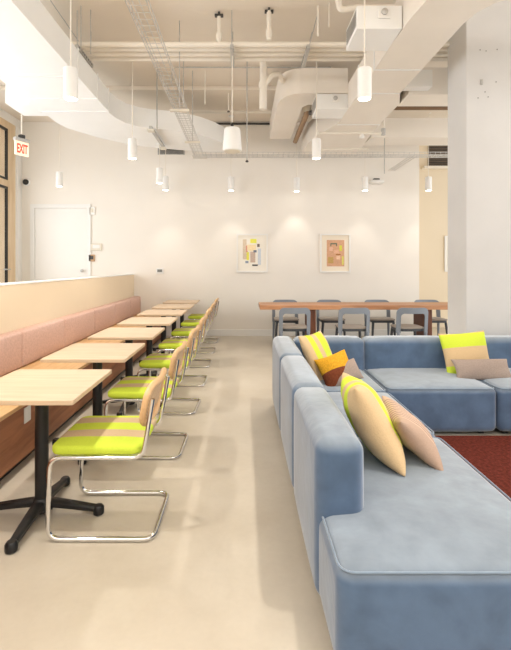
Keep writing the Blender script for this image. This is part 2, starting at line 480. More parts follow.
# ------------------------------------------------------------------ sofa
X0, XB, XS = .31, .505, 1.19            # outer face, front of backs, front of seats
sofa = thing('sectional_sofa', 'large blue velvet sectional sofa in low square modules around the red rug', 'sofa', (0, 0, 0))
SZ, BZ, G = .40, .70, .006
def seat(x0, x1, y0, y1, r=.05):
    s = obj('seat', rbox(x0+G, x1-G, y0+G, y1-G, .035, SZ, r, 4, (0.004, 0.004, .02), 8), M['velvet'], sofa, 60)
    i = .010
    z = SZ-.006
    ring = [(x, y, z) for x, y in [((x0+x1)/2+a, (y0+y1)/2+b) for a, b in rr((x1-x0)/2-G-i, (y1-y0)/2-G-i, .05, 5)]]
    obj('piping', TB(ring, .0045, 6, None, True), M['velvetpipe'], s, 60)
    for a in (x0+.1, x1-.1):
        for b in (y0+.1, y1-.1): obj('foot', B(a-.02, a+.02, b-.02, b+.02, 0, .04), M['blackplastic'], s)
    return s
def back(x0, x1, y0, y1, z0=SZ-.02):
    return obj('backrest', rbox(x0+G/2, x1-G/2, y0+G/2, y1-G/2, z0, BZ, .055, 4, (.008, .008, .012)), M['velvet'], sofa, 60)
YR = 4.44
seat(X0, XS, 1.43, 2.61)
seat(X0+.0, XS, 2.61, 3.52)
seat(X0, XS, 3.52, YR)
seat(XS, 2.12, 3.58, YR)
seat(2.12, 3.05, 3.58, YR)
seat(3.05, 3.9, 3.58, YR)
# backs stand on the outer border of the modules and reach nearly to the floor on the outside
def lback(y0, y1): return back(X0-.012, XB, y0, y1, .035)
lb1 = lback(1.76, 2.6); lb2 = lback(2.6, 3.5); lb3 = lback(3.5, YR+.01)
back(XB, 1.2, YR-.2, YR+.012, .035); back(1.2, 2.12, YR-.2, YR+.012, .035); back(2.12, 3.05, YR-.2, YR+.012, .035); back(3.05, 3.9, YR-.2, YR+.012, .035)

# rug
rug = obj('rug', rbox(XS+.03, 3.9, .9, 3.57, 0.001, .022, .009, 2, mid=24), M['rug'])
tag(rug, 'deep red brown woven rug on the floor inside the sofa', 'rug')

# ------------------------------------------------------------------ pillows
def pillow(name, label, loc, rot, W, H, T, m, m2=None, seed=0, group=None, pinch=.07):
    bm = pillow_bm(W, H, T, seed=seed, pinch=pinch)
    o = obj(name, bm, m, None, 80)
    o.data.materials.append(m2 or m)
    o.location = loc
    if isinstance(rot, Matrix): o.rotation_euler = rot.to_euler()
    else: o.rotation_euler = rot
    return tag(o, label, 'cushion', group)
def frame(xa, ya):
    """rotation whose local X, Y are the given world directions"""
    xa = Vector(xa).normalized(); ya = Vector(ya); za = xa.cross(ya).normalized(); ya = za.cross(xa)
    return Matrix((xa, ya, za)).transposed()
GP = 'scatter cushions on the blue sofa'
pillow('cushion', 'large beige cushion with two bright lime bands leaning on the nearest sofa back',
       (.685, 2.33, .60), frame((.42, -.12, -.75), (.10, 1, .0)), .46, .52, .21, M['pill_stripe'], None, 1, GP)
pillow('cushion', 'fine striped pink grey oblong cushion propped beside the nearest lime banded cushion',
       (.90, 2.34, .525), frame((.52, -.06, -.62), (.06, 1, .04)), .32, .44, .15, M['lumb_stripe'], None, 2, GP)
pillow('cushion', 'lime and beige banded cushion leaning in the far left corner of the sofa',
       (.70, 3.99, .59), frame((.35, -.25, -.9), (.5, .8, .08)), .44, .46, .15, M['pill_stripe'], None, 3, GP)
pillow('cushion', 'mustard and rust two tone cushion in the left sofa corner',
       (.80, 3.72, .525), frame((1, .1, .32), (-.45, .6, .75)), .29, .29, .14, M['two_tone'], None, 4, GP)
pillow('cushion', 'small taupe oblong cushion lying before the mustard cushion',
       (.865, 3.69, .508), frame((1, .15, .30), (-.3, .55, .7)), .27, .19, .12, M['greycush'], None, 5, GP)
pillow('cushion', 'square beige cushion with wide lime bands leaning on the rear sofa back',
       (2.12, 4.12, .58), frame((1, 0, .07), (0.0, .30, .9)), .44, .42, .16, M['pill_stripe_h'], None, 6, GP)
pillow('cushion', 'long taupe lumbar cushion lying in front of the square lime cushion on the rear seat',
       (2.17, 3.93, .475), frame((1, .02, .0), (0, .45, .8)), .52, .20, .13, M['greycush'], None, 7, GP)

# ------------------------------------------------------------------ bench
bench = thing('banquette_bench', 'long built-in oak bench with pink upholstered back along the low wall', 'bench', (0, 0, 0))
y0b, y1b = 1.05, YB-.005
obj('base', B(-2.19, -1.55, y0b, y1b, .06, .43, bevel=.004), M['benchwood'], bench)
obj('toe_kick', B(-2.19, -1.60, y0b, y1b, 0, .06), M['blackplastic'], bench)
obj('seat', B(-2.19, -1.535, y0b, y1b, .43, .46, bevel=.004), M['seatwood'], bench)
ys = [1.05, 2.06, 3.06, 4.06, 5.03, 6.04, 7.04, 7.95, y1b]
for a, b in zip(ys, ys[1:]):
    obj('back_cushion', rbox(-2.195, -2.065, a+.004, b-.004, .465, .805, .025, 3, (.012, 0, 0)), M['pink'], bench, 60)
sk = obj('power_outlet', B(-1.55, -1.542, 3.06, 3.15, .30, .41, bevel=.003), M['trimwhite'], bench)

# ------------------------------------------------------------------ tables
def make_table(label):
    t = thing('cafe_table', label, 'table', (0, 0, 0), 0, 'cafe tables along the bench')
    obj('tabletop', slab(.305, .325, .012, .725, .75, .003, n=3), M['maple'], t, 30)
    bm = bmesh.new(); box(bm, -.12, .12, -.12, .12, .712, .725)
    obj('mounting_bracket', bm, M['black'], t)
    obj('column', LT([(.037, .06), (.037, .712)], n=20), M['black'], t, 40)
    bm = bmesh.new()
    lathe(bm, [(.06, .03), (.062, .06), (.05, .085), (.038, .10)], n=20)
    for k in range(4):
        c, s = math.cos(k*PI/2), math.sin(k*PI/2)
        n = 8; rings = []
        for i in range(n+1):
            q = i/n; rr_ = .03+.30*q
            hw = .034-.012*q; zt = .092-.045*q**1.2; zb = zt-.034+.008*q
            ring = []
            for (a, b) in ((-1, zb), (1, zb), (1, zt-.01), (.6, zt), (-.6, zt), (-1, zt-.01)):
                ring.append(bm.verts.new((c*rr_-s*a*hw, s*rr_+c*a*hw, b)))
            rings.append(ring)
        for a, b in zip(rings, rings[1:]):
            for j in range(6): bm.faces.new((a[j], a[(j+1) % 6], b[(j+1) % 6], b[j]))
        bm.faces.new(rings[0][::-1]); bm.faces.new(rings[-1])
    base = obj('base', bm, M['black'], t, 40)
    for k in range(4):
        obj('glide', LT([(.022, 0), (.03, .006), (.031, .04), (.022, .052)], .325*math.cos(k*PI/2), .325*math.sin(k*PI/2), 14), M['blackplastic'], base, 40)
    return t
TY0, TP = 2.475, .947
ordn = ['nearest the camera', 'second from the camera', 'third from the camera', 'fourth from the camera', 'fifth from the camera', 'sixth from the camera', 'farthest, by the rear wall']
tl = lambda i: 'square maple cafe table on black cross base, ' + ordn[i]
t0 = make_table(tl(0)); t0.location = (-1.15, TY0, 0)
for i in range(1, 7): dup(t0, (-1.15, TY0+TP*i-(0.12 if i == 6 else 0)*0, 0), tl(i))

# ------------------------------------------------------------------ cantilever chairs
def make_chair(label):
    t = thing('cantilever_chair', label, 'chair', (0, 0, 0), 0, 'cane back cantilever chairs')
    s = .228; z = .432
    side = [(.285, s, .735), (.260, s, .58), (.232, s, z), (-.245, s, z), (-.255, s, .013), (.29, s, .013)]
    path = side + [(x, -y, zz) for x, y, zz in side[::-1]]
    pts = [Vector(p) for p in path]
    bm = bmesh.new(); tube(bm, fillet(pts, .065, 7), .0125, 10)
    obj('frame', bm, M['chrome'], t, 50)
    obj('seat', slab(.235, .236, .055, .444, .492, .018, -.012, 0, 6, 4, .008), M['seat_stripe'], t, 60)
    # curved back: beech frame around cane
    zc, hz, hy = .688, .118, .238
    def S(y, zz, off): return (.250+(zz-.57)*.14-.35*y*y+off - .12, y, zz) if False else (.232+(zz-.57)*.20-.55*y*y+off+.012, y, zz)
    outer = rr(hy, hz, .085, 8); inner = rr(hy-.034, hz-.034, .055, 8)
    m = len(inner)
    ring = []
    mid = rr(hy-.017, hz-.017, .07, 8)
    for k, (a, b) in enumerate(zip(mid, mid[1:]+mid[:1])):
        n = 8 if (k % 9) == 8 else 1
        for j in range(n): ring.append(S(a[0]+(b[0]-a[0])*j/n, zc+a[1]+(b[1]-a[1])*j/n, 0))
    bk = obj('backrest_frame', TB(ring, .0175, 10, None, True), M['beech'], t, 60)
    bm = bmesh.new(); rings = []
    for q in (1.02, .75, .5, .25): rings.append([bm.verts.new(S(y*q, zc+v*q, 0)) for y, v in inner])
    for a, b in zip(rings, rings[1:]):
        for k in range(m): bm.faces.new((a[k], a[(k+1) % m], b[(k+1) % m], b[k]))
    cv = bm.verts.new(S(0, zc, 0))
    for k in range(m): bm.faces.new((rings[-1][k], rings[-1][(k+1) % m], cv))
    obj('cane_panel', bm, M['cane'], bk, 80)
    return t
cl = lambda i: 'cane back cantilever chair with lime striped seat at the table ' + ordn[i]
c0 = make_chair(cl(0)); c0.location = (-.75, 2.455, 0)
for i in range(1, 7):
    dup(c0, (-.75+random.uniform(-.012, .012), 2.455+TP*i, 0), cl(i), rz=random.uniform(-.04, .04))

# ------------------------------------------------------------------ dining table + chairs
dt = thing('dining_table', 'long walnut dining table with thick top by the rear wall', 'table', (2.13, 7.48, 0))
obj('tabletop', B(-1.85, 1.85, -.32, .32, .69, .762, bevel=.006), M['walnut'], dt)
for x in (-.97, .97):
    obj('leg', B(x-.055, x+.055, -.26, .26, 0, .69, bevel=.006), M['walnutleg'], dt)
def make_rey(label):
    t = thing('dining_chair', label, 'chair', (0, 0, 0), 0, 'blue grey chairs at the long table')   # back at local -Y
    obj('seat', slab(.225, .215, .10, .425, .448, .01, 0, .02, 6, 3), M['reyseat'], t, 50)
    obj('seat_rim', slab(.215, .205, .10, .385, .424, .006, 0, .02, 6, 3), M['reyleg'], t, 50)
    def outl(hw, ztop, r, n=8):
        pts = [(-hw, .36)]
        for k in range(9): pts.append((-hw, .36+(ztop-r-.36)*(k+1)/9))
        for k in range(1, n+1):
            a = PI - PI/2*k/n; pts.append((-hw+r+r*math.cos(a), ztop-r+r*math.sin(a)))
        for k in range(1, 9): pts.append((-(hw-r)+2*(hw-r)*k/9, ztop))
        return pts + [(-x, z) for x, z in pts[::-1] if True][0:0] + [(x, z) for x, z in [(-p[0], p[1]) for p in pts[::-1]][8:]]
    O = outl(.245, .765, .085); I = outl(.188, .672, .05)
    m = min(len(O), len(I))
    def S(x, z, off): return (x, -.245 + 1.1*x*x - .10*(z-.43) + off, z)
    bm = bmesh.new(); R = []
    for pl, off in ((O, -.014), (O, .014), (I, .014), (I, -.014)): R.append([bm.verts.new(S(x, z, off)) for x, z in pl[:m]])
    for a, b in zip(R, R[1:]+R[:1]):
        for k in range(m-1): bm.faces.new((a[k], a[k+1], b[k+1], b[k]))
    bm.faces.new([r[0] for r in R]); bm.faces.new([r[m-1] for r in R][::-1])
    obj('backrest', bm, M['rey'], t, 50)
    for sx in (-1, 1):
        bm = bmesh.new(); tube(bm, [(sx*.213, -.187, .385), (sx*.217, -.20, .2), (sx*.222, -.215, 0)], [.026, .022, .016], 10)
        obj('leg', bm, M['rey'], t, 50)
        bm = bmesh.new(); tube(bm, [(sx*.185, .17, .386), (sx*.20, .19, .2), (sx*.21, .20, 0)], [.024, .021, .016], 10)
        obj('leg', bm, M['reyleg'], t, 50)
    return t
nearX = [.81, 1.74, 2.65]; farX = [.80, 1.64, 2.55, 3.5]
word = ['leftmost', 'second from the left', 'third from the left', 'rightmost, by the column']
lbn = lambda i: 'blue grey arched back chair on the sofa side of the dining table, ' + (['leftmost', 'middle', 'rightmost'][i])
lbf = lambda i: 'blue grey chair on the wall side of the dining table, ' + word[i]
r0 = make_rey(lbn(0)); r0.location = (nearX[0], 6.98, 0)
for i in (1, 2): dup(r0, (nearX[i], 6.98, 0), lbn(i), rz=0)
for i in range(4): dup(r0, (farX[i], 8.04, 0), lbf(i), rz=PI)

# ------------------------------------------------------------------ pictures
def abstract(name, seed, pal):
    bm = None
def picture(label, x0, x1, z0, z1, y, shapes, paper):
    t = thing('framed_picture', label, 'picture', ((x0+x1)/2, y, z0), 0, 'framed works on the rear wall')
    w = (x1-x0)/2; h = z1-z0; f = .028
    bm = bmesh.new()
    box(bm, -w, w, -.04, 0, 0, f); box(bm, -w, w, -.04, 0, h-f, h); box(bm, -w, -w+f, -.04, 0, f, h-f); box(bm, w-f, w, -.04, 0, f, h-f)
    obj('frame', bm, M['trimwhite'], t)
    ma = obj('mat_board', B(-w+f, w-f, -.018, 0, f, h-f), paper, t)
    for k, (u0, u1, v0, v1, c) in enumerate(shapes):
        m = bpy.data.materials.get('art_%d_%d_%d' % c) or mat('art_%d_%d_%d' % c, srgb(*c), .8, var=.12, scale=40)
        obj('print', B((u0-.5)*2*w, (u1-.5)*2*w, -.0182-.0004*(k+1), -.018, (1-v1)*h, (1-v0)*h), m, ma)
    return t
paper = mat('mat_paper', srgb(240, 234, 222), .8, var=.01); paper2 = mat('mat_paper_cream', srgb(238, 226, 206), .8, var=.01)
picture('white framed collage on pale paper, left of the pair on the rear wall', -.13, .50, 1.28, 2.06, YB,
    [(.20, .32, .14, .66, (214, 196, 172)), (.30, .36, .30, .48, (212, 150, 130)), (.34, .62, .28, .44, (240, 220, 178)), (.44, .64, .13, .24, (236, 234, 96)),
     (.32, .40, .47, .68, (230, 222, 90)), (.44, .60, .46, .74, (196, 174, 158)), (.68, .78, .38, .80, (206, 212, 220)), (.66, .74, .26, .34, (120, 104, 96)),
     (.54, .64, .42, .48, (110, 120, 140)), (.50, .68, .79, .83, (70, 66, 66)), (.28, .38, .70, .76, (150, 160, 176))], paper)
picture('white framed orange tan print with cream mat, right of the pair on the rear wall', 1.555, 2.165, 1.28, 2.06, YB,
    [(.22, .80, .16, .84, (214, 166, 132)), (.34, .56, .24, .27, (88, 110, 92)), (.34, .37, .27, .32, (88, 110, 92)), (.53, .56, .27, .32, (88, 110, 92)),
     (.64, .72, .30, .44, (214, 216, 80)), (.52, .68, .52, .55, (170, 110, 50)), (.26, .44, .60, .76, (196, 160, 96)), (.72, .78, .58, .80, (220, 214, 110)),
     (.30, .42, .34, .44, (228, 186, 160)), (.54, .66, .57, .66, (236, 200, 170)), (.46, .62, .42, .50, (226, 180, 150))], paper2)
picture('white framed picture on the recessed wall beside the column', 4.62, 5.25, 1.28, 2.1, 9.95,
    [(.22, .80, .16, .84, (214, 186, 152))], paper)

# ------------------------------------------------------------------ wall devices
def dev(name, label, cat, px, py, w, h, m, face=None):
    X = (px-243)*YB/433; Z = EYE+(265.6-py)*YB/433
    t = thing(name, label, cat, (X, YB, Z-h/2))
    obj('housing', B(-w/2, w/2, -.03, 0, 0, h, bevel=.006), m, t)
    if face: obj('screen', B(-w*.32, w*.32, -.033, -.029, h*.3, h*.8), face, t)
    return t
M['scr'] = mat('grey_screen', srgb(120, 122, 118), .3); M['brown'] = mat('bronze_plate', srgb(190, 154, 118), .5)
M['cream'] = mat('cream_plastic', srgb(222, 214, 198), .5)
dev('thermostat', 'small white thermostat with grey screen on the rear wall above the bench end', 'thermostat', 160, 271, .15, .11, M['trimwhite'], M['scr'])
dev('control_panel', 'cream rectangular control panel on the wall right of the white door', 'panel', 96.6, 247, .22, .14, M['cream'], M['trimwhite'])
dev('card_reader', 'small square bronze card reader below the cream control panel', 'card reader', 92, 258, .12, .14, M['brown'], M['dark'])
dev('wall_alarm', 'small white alarm box high beside the top of the door', 'alarm', 92.5, 211, .11, .16, M['trimwhite'], M['cream'])
t = thing('security_camera', 'small dark dome security camera on the wall in the far left corner', 'camera', ((27-243)*8.75/433, YB, EYE+(265.6-182.5)*8.75/433))
bm = LT([(.075, 0), (.075, .03), (.06, .045)], n=20); bmesh.ops.rotate(bm, verts=bm.verts, cent=(0, 0, 0), matrix=Matrix.Rotation(PI/2, 3, 'X'))
obj('mount', bm, M['trimwhite'], t, 40)
bm = LT([(.058, .045), (.055, .07), (.04, .09), (.015, .10)], n=20); bmesh.ops.rotate(bm, verts=bm.verts, cent=(0, 0, 0), matrix=Matrix.Rotation(PI/2, 3, 'X'))
obj('lens_dome', bm, M['blackplastic'], t, 60)
# ceiling-side louvre on recess wall
t = thing('wall_louvre', 'dark slatted air louvre high on the recessed wall', 'louvre', (5.1, 9.95, EYE+2.28))
bm = bmesh.new(); box(bm, -.85, .85, -.02, 0, 0, .48)
for k in range(12): box(bm, -.85, .85, -.05, -.02, .02+k*.038, .03+k*.038, mi=1)
obj('grille', bm, [M['dark'], mat('louvre_slat', srgb(122, 104, 84), .6)], t)
obj('ledge', B(-1.0, .9, -.16, 0, -.07, -.02, bevel=.004), M['pipe'], t)
# supply grille on rear wall left
t = thing('wall_grille', 'grey slatted supply grille on the rear wall under the curved duct', 'grille', (-1.45, YB, EYE+2.24))
bm = B(-.27, .27, -.02, 0, 0, .2)
for k in range(7): box(bm, -.25, .25, -.03, -.02, .02+k*.025, .03+k*.025, mi=1)
obj('grille', bm, [M['galv'], M['dark']], t)
# small access point near the rear wall
t = thing('wall_unit', 'small flat white unit with dark top high on the rear wall', 'device', ((375.5-243)*8.7/433, YB, EYE+(265.6-184)*8.7/433))
obj('housing', B(-.13, .13, -.2, 0, 0, .06, bevel=.015, seg=3), M['trimwhite'], t, 40)
obj('cap', B(-.06, .06, -.14, -.04, .06, .10, bevel=.01), M['dark'], t)

# ------------------------------------------------------------------ exit sign
ex = thing('exit_sign', 'red and cream EXIT sign on a rod near the storefront window', 'exit sign', (-3.22, 6.3, EYE+1.60), math.radians(60))
obj('panel', B(-.105, .105, -.012, .012, 0, .205, bevel=.004), M['exitpanel'], ex)
obj('housing', B(-.115, .115, -.03, .03, .2, .25, bevel=.006), M['galv'], ex)
obj('junction_box', B(-.035, .035, -.035, .035, .25, .30, bevel=.006), M['dark'], ex)
obj('rod', TB([(0, 0, .30), (0, 0, ZC-EYE-1.60)], .011, 8), M['pipe'], ex)
cu = bpy.data.curves.new('exit_text', 'FONT'); cu.body = 'EXIT'; cu.size = .15; cu.align_x = 'CENTER'; cu.extrude = .002; cu.offset = .004
to = bpy.data.objects.new('exit_text', cu); C.objects.link(to)
bpy.context.view_layer.update()
me = bpy.data.meshes.new_from_object(to.evaluated_get(bpy.context.evaluated_depsgraph_get()))
bpy.data.objects.remove(to)
lo = bpy.data.objects.new('lettering', me); C.objects.link(lo); lo.parent = ex
me.materials.clear(); me.materials.append(M['exitred'])
lo.location = (0, -.0145, .035); lo.rotation_euler = (PI/2, 0, 0); lo.scale = (.54, 1.22, 1)
lo['label'] = 'red EXIT letters'

# ------------------------------------------------------------------ ducts
def H(z): return EYE+z
def seam(bm, poly_pts, z0, z1): pass
# left duct with the S bend
Rt = [(-1.87, .3), (-1.87, 6.1), (-1.84, 6.3), (-1.76, 6.5), (-1.62, 6.65), (-1.44, 6.75), (-1.18, 6.82), (-.93, 6.93), (-.70, 7.1), (-.50, 7.34), (-.35, 7.6), (-.27, 7.9), (-.25, 8.2)]
Lf = [(-2.79, .3), (-2.79, 6.5), (-2.74, 6.74), (-2.62, 6.94), (-2.4, 7.26), (-2.1, 7.56), (-1.84, 7.75), (-1.43, 7.93), (-1.05, 8.05), (-.7, 8.2)]
ZB, ZT = H(2.14), H(2.44)
ld = thing('air_duct', 'wide white air duct on the left that bends right at the rear', 'duct', (0, 0, 0))
obj('main_run', prism(Rt+Lf[::-1], ZB, ZT), M['duct'], ld, 30)
obj('side_branch', B(-3.13, -2.79, 5.7, 6.19, ZB, ZT), M['duct'], ld)
for y in (3.3, 4.9, 5.55, 6.0):
    bm = bmesh.new(); box(bm, -2.80, -1.86, y-.012, y+.012, ZB-.012, ZB); box(bm, -1.87, -1.858, y-.012, y+.012, ZB, ZT+.02)
    obj('flange', bm, M['duct'], ld)
# right duct with elbow at the front
ZB, ZT = H(2.15), H(2.50)
Rr = [(4.5, 3.36), (2.6, 3.36), (2.35, 3.39), (2.18, 3.46), (2.06, 3.55), (1.985, 3.68), (1.96, 3.85), (1.96, 5.4), (2.08, 5.75), (2.08, 6.8), (2.2, 8.4)]
Lr = [(4.5, 2.6), (2.3, 2.6), (1.98, 2.68), (1.75, 2.84), (1.58, 3.1), (1.5, 3.4), (1.455, 3.8), (1.445, 4.2), (1.445, 6.5), (1.37, 6.75), (1.22, 7.2), (1.14, 7.6), (1.14, 8.45)]
rd = thing('air_duct', 'long white air duct on the right sweeping forward past the column top', 'duct', (0, 0, 0))
obj('main_run', prism(Rr+Lr[::-1], ZB, ZT), M['duct_bounce'], rd, 30)
for y0, y1, x0 in ((3.93, 4.34, 1.035), (5.95, 6.34, 1.01)):
    b_ = obj('side_box', B(x0, 1.445, y0, y1, ZB, H(2.36), bevel=.004), M['duct'], rd)
    bm = B(x0-.002, x0, y0+.03, y1-.03, ZB+.04, H(2.34))
    zz = ZB+.05
    while zz < H(2.33):
        box(bm, x0-.008, x0, y0+.03, y1-.03, zz, zz+.008); zz += .022
    obj('grille', bm, M['galv'], b_)
    xc = (x0+1.445)/2+.04
    obj('access_cover', B(xc-.055, xc+.055, y0-.015, y0, ZB+.09, ZB+.20, bevel=.004), M['trimwhite'], b_)
    bm = LT([(.03, 0), (.03, .012), (.012, .02)], n=14); bmesh.ops.rotate(bm, verts=bm.verts, cent=(0, 0, 0), matrix=Matrix.Rotation(PI/2, 3, 'X'))
    bmesh.ops.translate(bm, verts=bm.verts, vec=(xc, y0-.015, ZB+.145)); obj('dial', bm, M['galv'], b_, 40)
for y, xr in ((4.75, 1.96), (5.4, 1.96), (6.6, 2.08)):
    bm = bmesh.new(); box(bm, 1.437, xr, y-.01, y+.01, ZB-.008, ZB); box(bm, 1.435, 1.445, y-.01, y+.01, ZB, ZT)
    obj('flange', bm, M['duct'], rd)
# elbow duct left of the right duct
ec = thing('air_duct', 'white elbow duct turning away in the middle, left of the long right duct', 'duct', (0, 0, 0))
pl = [(1.445, 5.96), (.82, 5.96), (.70, 5.99), (.60, 6.07), (.535, 6.2), (.51, 6.36), (.50, 8.1), (.89, 8.1), (.89, 6.48), (.96, 6.38), (1.13, 6.38), (1.135, 6.36), (1.445, 6.36)]
obj('main_run', prism(pl, H(2.37), H(2.72)), M['duct_bounce'], ec, 30)
# cross ducts right
for lb, y0, y1, zt in (('white cross duct behind the column, nearer of the two', 5.44, 5.85, 2.49), ('white cross duct behind the column, farther and lower looking of the two', 7.27, 7.76, 2.48)):
    dct = thing('air_duct', lb, 'duct', (0, 0, 0))
    obj('main_run', B(2.085 if y0 < 6 else 2.15, 5.4, y0, y1, H(2.15), H(zt), bevel=.004), M['duct_bounce'], dct)
    if y0 < 6:
        obj('side_box', B(2.0, 2.32, y0-.14, y0, H(2.19), H(2.40), bevel=.004), M['duct'], dct)

# valve cluster between ducts
t = thing('pipe_valve', 'brown valve and pipe fitting between the middle ducts', 'valve', (0, 0, 0))
obj('body', LT([(.06, H(2.40)), (.08, H(2.44)), (.08, H(2.54)), (.05, H(2.60))], 1.0, 6.75, 14), M['cream'], t, 40)
obj('pipe', TB([(1.0, 6.75, ZC), (1.0, 6.75, H(2.38)), (1.0, 8.3, H(2.38))], .045, 10, .1), mat('bronze_pipe', srgb(150, 122, 94), .6), t, 40)
obj('handwheel', LT([(.06, H(2.33)), (.065, H(2.35)), (.06, H(2.37))], 1.07, 6.66, 14), M['dark'], t, 40)

# ------------------------------------------------------------------ pipes and hangers
for k, y in enumerate((5.09, 5.20, 5.32, 5.45)):
    o = obj('ceiling_pipe', TB([(-3.6, y, H(2.6)), (5.5, y, H(2.6))], .027 if k else .030, 12), M['pipe'], None, 40)
    tag(o, 'white overhead pipe spanning the ceiling, ' + ['front one of the rack', 'second from the front of the rack', 'third from the front of the rack', 'rear one of the rack'][k], 'pipe', 'pipes of the ceiling rack')
def hanger(x, label, tilt=0):
    t = thing('pipe_hanger', label, 'hanger', (x, 5.27, H(2.52)), 0, 'hangers of the pipe rack')
    bm = bmesh.new(); box(bm, -.02, .02, -.25, .25, 0, .045)
    for k in range(8): box(bm, -.021, .021, -.235+k*.06, -.21+k*.06, .012, .033, mi=1)
    obj('strut', bm, [M['galv'], M['dark']], t)
    for y in (-.23, .23): obj('rod', TB([(0, y, -.01), (tilt, y, ZC-H(2.52))], .006, 6), M['galv'], t)
hanger(-1.93, 'slotted pipe hanger beside the left duct'); hanger(-.13, 'slotted pipe hanger above the pendant speaker'); hanger(.76, 'slotted pipe hanger by the elbow duct', .12); hanger(2.9, 'slotted pipe hanger behind the right duct')
# drop pipe with branch
t = thing('drain_pipe', 'white vertical pipe with curved branch beside the elbow duct', 'pipe', (0, 0, 0))
Y = 5.82; X = (263-243)*Y/433
bm = TB([(X, Y, ZC), (X+.01, Y, H(2.9)), (X, Y, H(2.1))], .05, 14); obj('pipe', bm, M['pipe'], t, 40)
obj('branch', TB([(X+.02, Y, H(2.42)), (X+.12, Y, H(2.56)), (X+.22, Y+.05, H(2.60)), (X+.30, Y+.3, H(2.60))], .034, 12, .1), M['pipe'], t, 40)
obj('collar', LT([(.058, H(2.40)), (.058, H(2.46))], X, Y, 16), M['pipe'], t, 40)
# sprinkler drops in front of rack
for px, top in ((219, 12), (269, 8)):
    Y = 433*2.97/(265.6-top); X = (px-243)*Y/433
    t = thing('sprinkler_drop', 'short white pipe drop with dark clamp above the rack, ' + ('left one' if px < 240 else 'right one'), 'pipe', (X, Y, H(2.6)))
    obj('pipe', TB([(0, 0, 0), (0, 0, .33)], .02 if px < 240 else .028, 10), M['pipe'], t, 40)
    obj('coupling', LT([(.034, .03), (.036, .05), (.036, .10), (.034, .12)], n=12), M['pipe'], t, 40)
    bm = bmesh.new(); box(bm, -.05, .05, -.02, .02, .315, .34); box(bm, -.012, .012, -.012, .012, .34, .37)
    obj('clamp', bm, M['dark'], t)
# long thin pipes at the rear
o = obj('ceiling_pipe', TB([(-.95, 7.9, H(2.80)), (.48, 7.9, H(2.80)), (.62, 7.9, H(2.80))], .028, 10), M['pipe'], None, 40)
tag(o, 'thin white pipe low across the rear ceiling behind the curved duct', 'pipe')
o = obj('conduit', TB([(-1.05, 6.4, H(2.70)), (-1.05, 6.4, H(2.93)), (1.3, 6.4, H(2.93))], .011, 8, .08), M['galv'], None, 40)
tag(o, 'thin grey conduit crossing the ceiling behind the pipe rack', 'conduit')
o = obj('conduit', TB([(-.75, 8.73, H(2.86)), (.55, 8.73, H(2.86))], .02, 8), M['dark'], None, 40)
tag(o, 'dark conduit at the top of the rear wall', 'conduit')
t = thing('sprinkler_pipe', 'thin white sprinkler pipe under the long right duct', 'pipe', (0, 0, 0))
obj('pipe', TB([(1.17, 6.7, H(2.05)), (2.17, 6.7, H(2.05)), (2.17, 6.7, H(2.40))], .022, 10, .03), M['pipe'], t, 40)
obj('elbow', LT([(.034, H(2.02)), (.036, H(2.05)), (.034, H(2.12))], 2.17, 6.7, 12), M['galv'], t, 40)
obj('sprinkler_head', LT([(.03, H(1.97)), (.04, H(1.99)), (.02, H(2.04))], 1.84, 6.7, 12), M['trimwhite'], t, 40)
o = obj('sprinkler_pipe', TB([(1.25, 7.62, H(2.05)), (2.2, 7.62, H(2.05))], .015, 8), M['pipe'], None, 40)
tag(o, 'thin white pipe farther back under the long right duct', 'pipe')
o = obj('overhead_pipe', TB([(1.0, 4.62, ZC), (1.03, 4.62, H(2.72)), (1.2, 4.62, H(2.75)), (2.2, 4.62, H(2.75))], .032, 10, .06), M['pipe'], None, 40)
tag(o, 'white bent pipe behind the front duct side box', 'pipe')
o = obj('overhead_pipe', TB([(2.09, 6.3, H(2.35)), (5.2, 6.3, H(2.35))], .03, 10), M['pipe'], None, 40)
tag(o, 'white pipe between the two cross ducts', 'pipe')
o = obj('overhead_pipe', TB([(2.085, 6.6, H(2.42)), (5.2, 6.6, H(2.42))], .05, 10), mat('brown_pipe', srgb(120, 92, 66), .7), None, 40)
tag(o, 'brown pipe between the two cross ducts', 'pipe')

# loose hanger rods
def rod(px, ytop_depth, z1, label, r=.006, foot=False, m=None):
    Y = ytop_depth; X = (px-243)*Y/433
    t = thing('hanger_rod', label, 'rod', (X, Y, H(z1)), 0, 'hanger rods from the ceiling')
    obj('shaft', TB([(0, 0, 0), (0, 0, 2.97-z1)], r, 6), m or M['galv'], t)
    if foot: obj('nut', LT([(.02, -.012), (.024, 0), (.012, .014)], n=8), M['dark'], t)
rod(247, 6.1, 1.47, 'long steel rod hanging right of the pendant speaker', .008, True)
rod(183.5, 5.9, 2.1, 'thin steel rod between the cable tray and the speaker', .006)
rod(205, 6.6, 2.46, 'thin rod above the end of the curved duct', .008, False, M['pipe'])
rod(157, 6.58, 2.07, 'steel rod holding the strut below the curved duct', .010)
rod(90.7, 5.03, 2.46, 'steel rod above the left duct near the rack', .006)
rod(81, 4.95, 2.46, 'steel rod above the left duct left of the rack hanger', .006)
rod(384.5, 7.3, 1.55, 'thin rod dropping right of the long duct', .008)
rod(329, 4.9, 2.7, 'thin rod beside the front duct side box', .006, False, M['pipe'])
rod(318, 4.95, 2.62, 'white rod behind the tilted hanger', .012, False, M['pipe'])
rod(228.5, 7.3, 2.6, 'short dark tipped rod behind the speaker cord', .012, True, M['pipe'])
# strut under bend
t = thing('support_strut', 'slotted steel strut under the bend of the left duct', 'strut', (-1.40, 6.55, H(2.07)))
bm = bmesh.new(); box(bm, -.022, .022, 0, 1.1, 0, .045)
obj('channel', bm, M['galv'], t); 
for a in (0, 1.01): obj('bracket', B(-.05, .05, a, a+.09, -.03, 0), M['cream'], t)
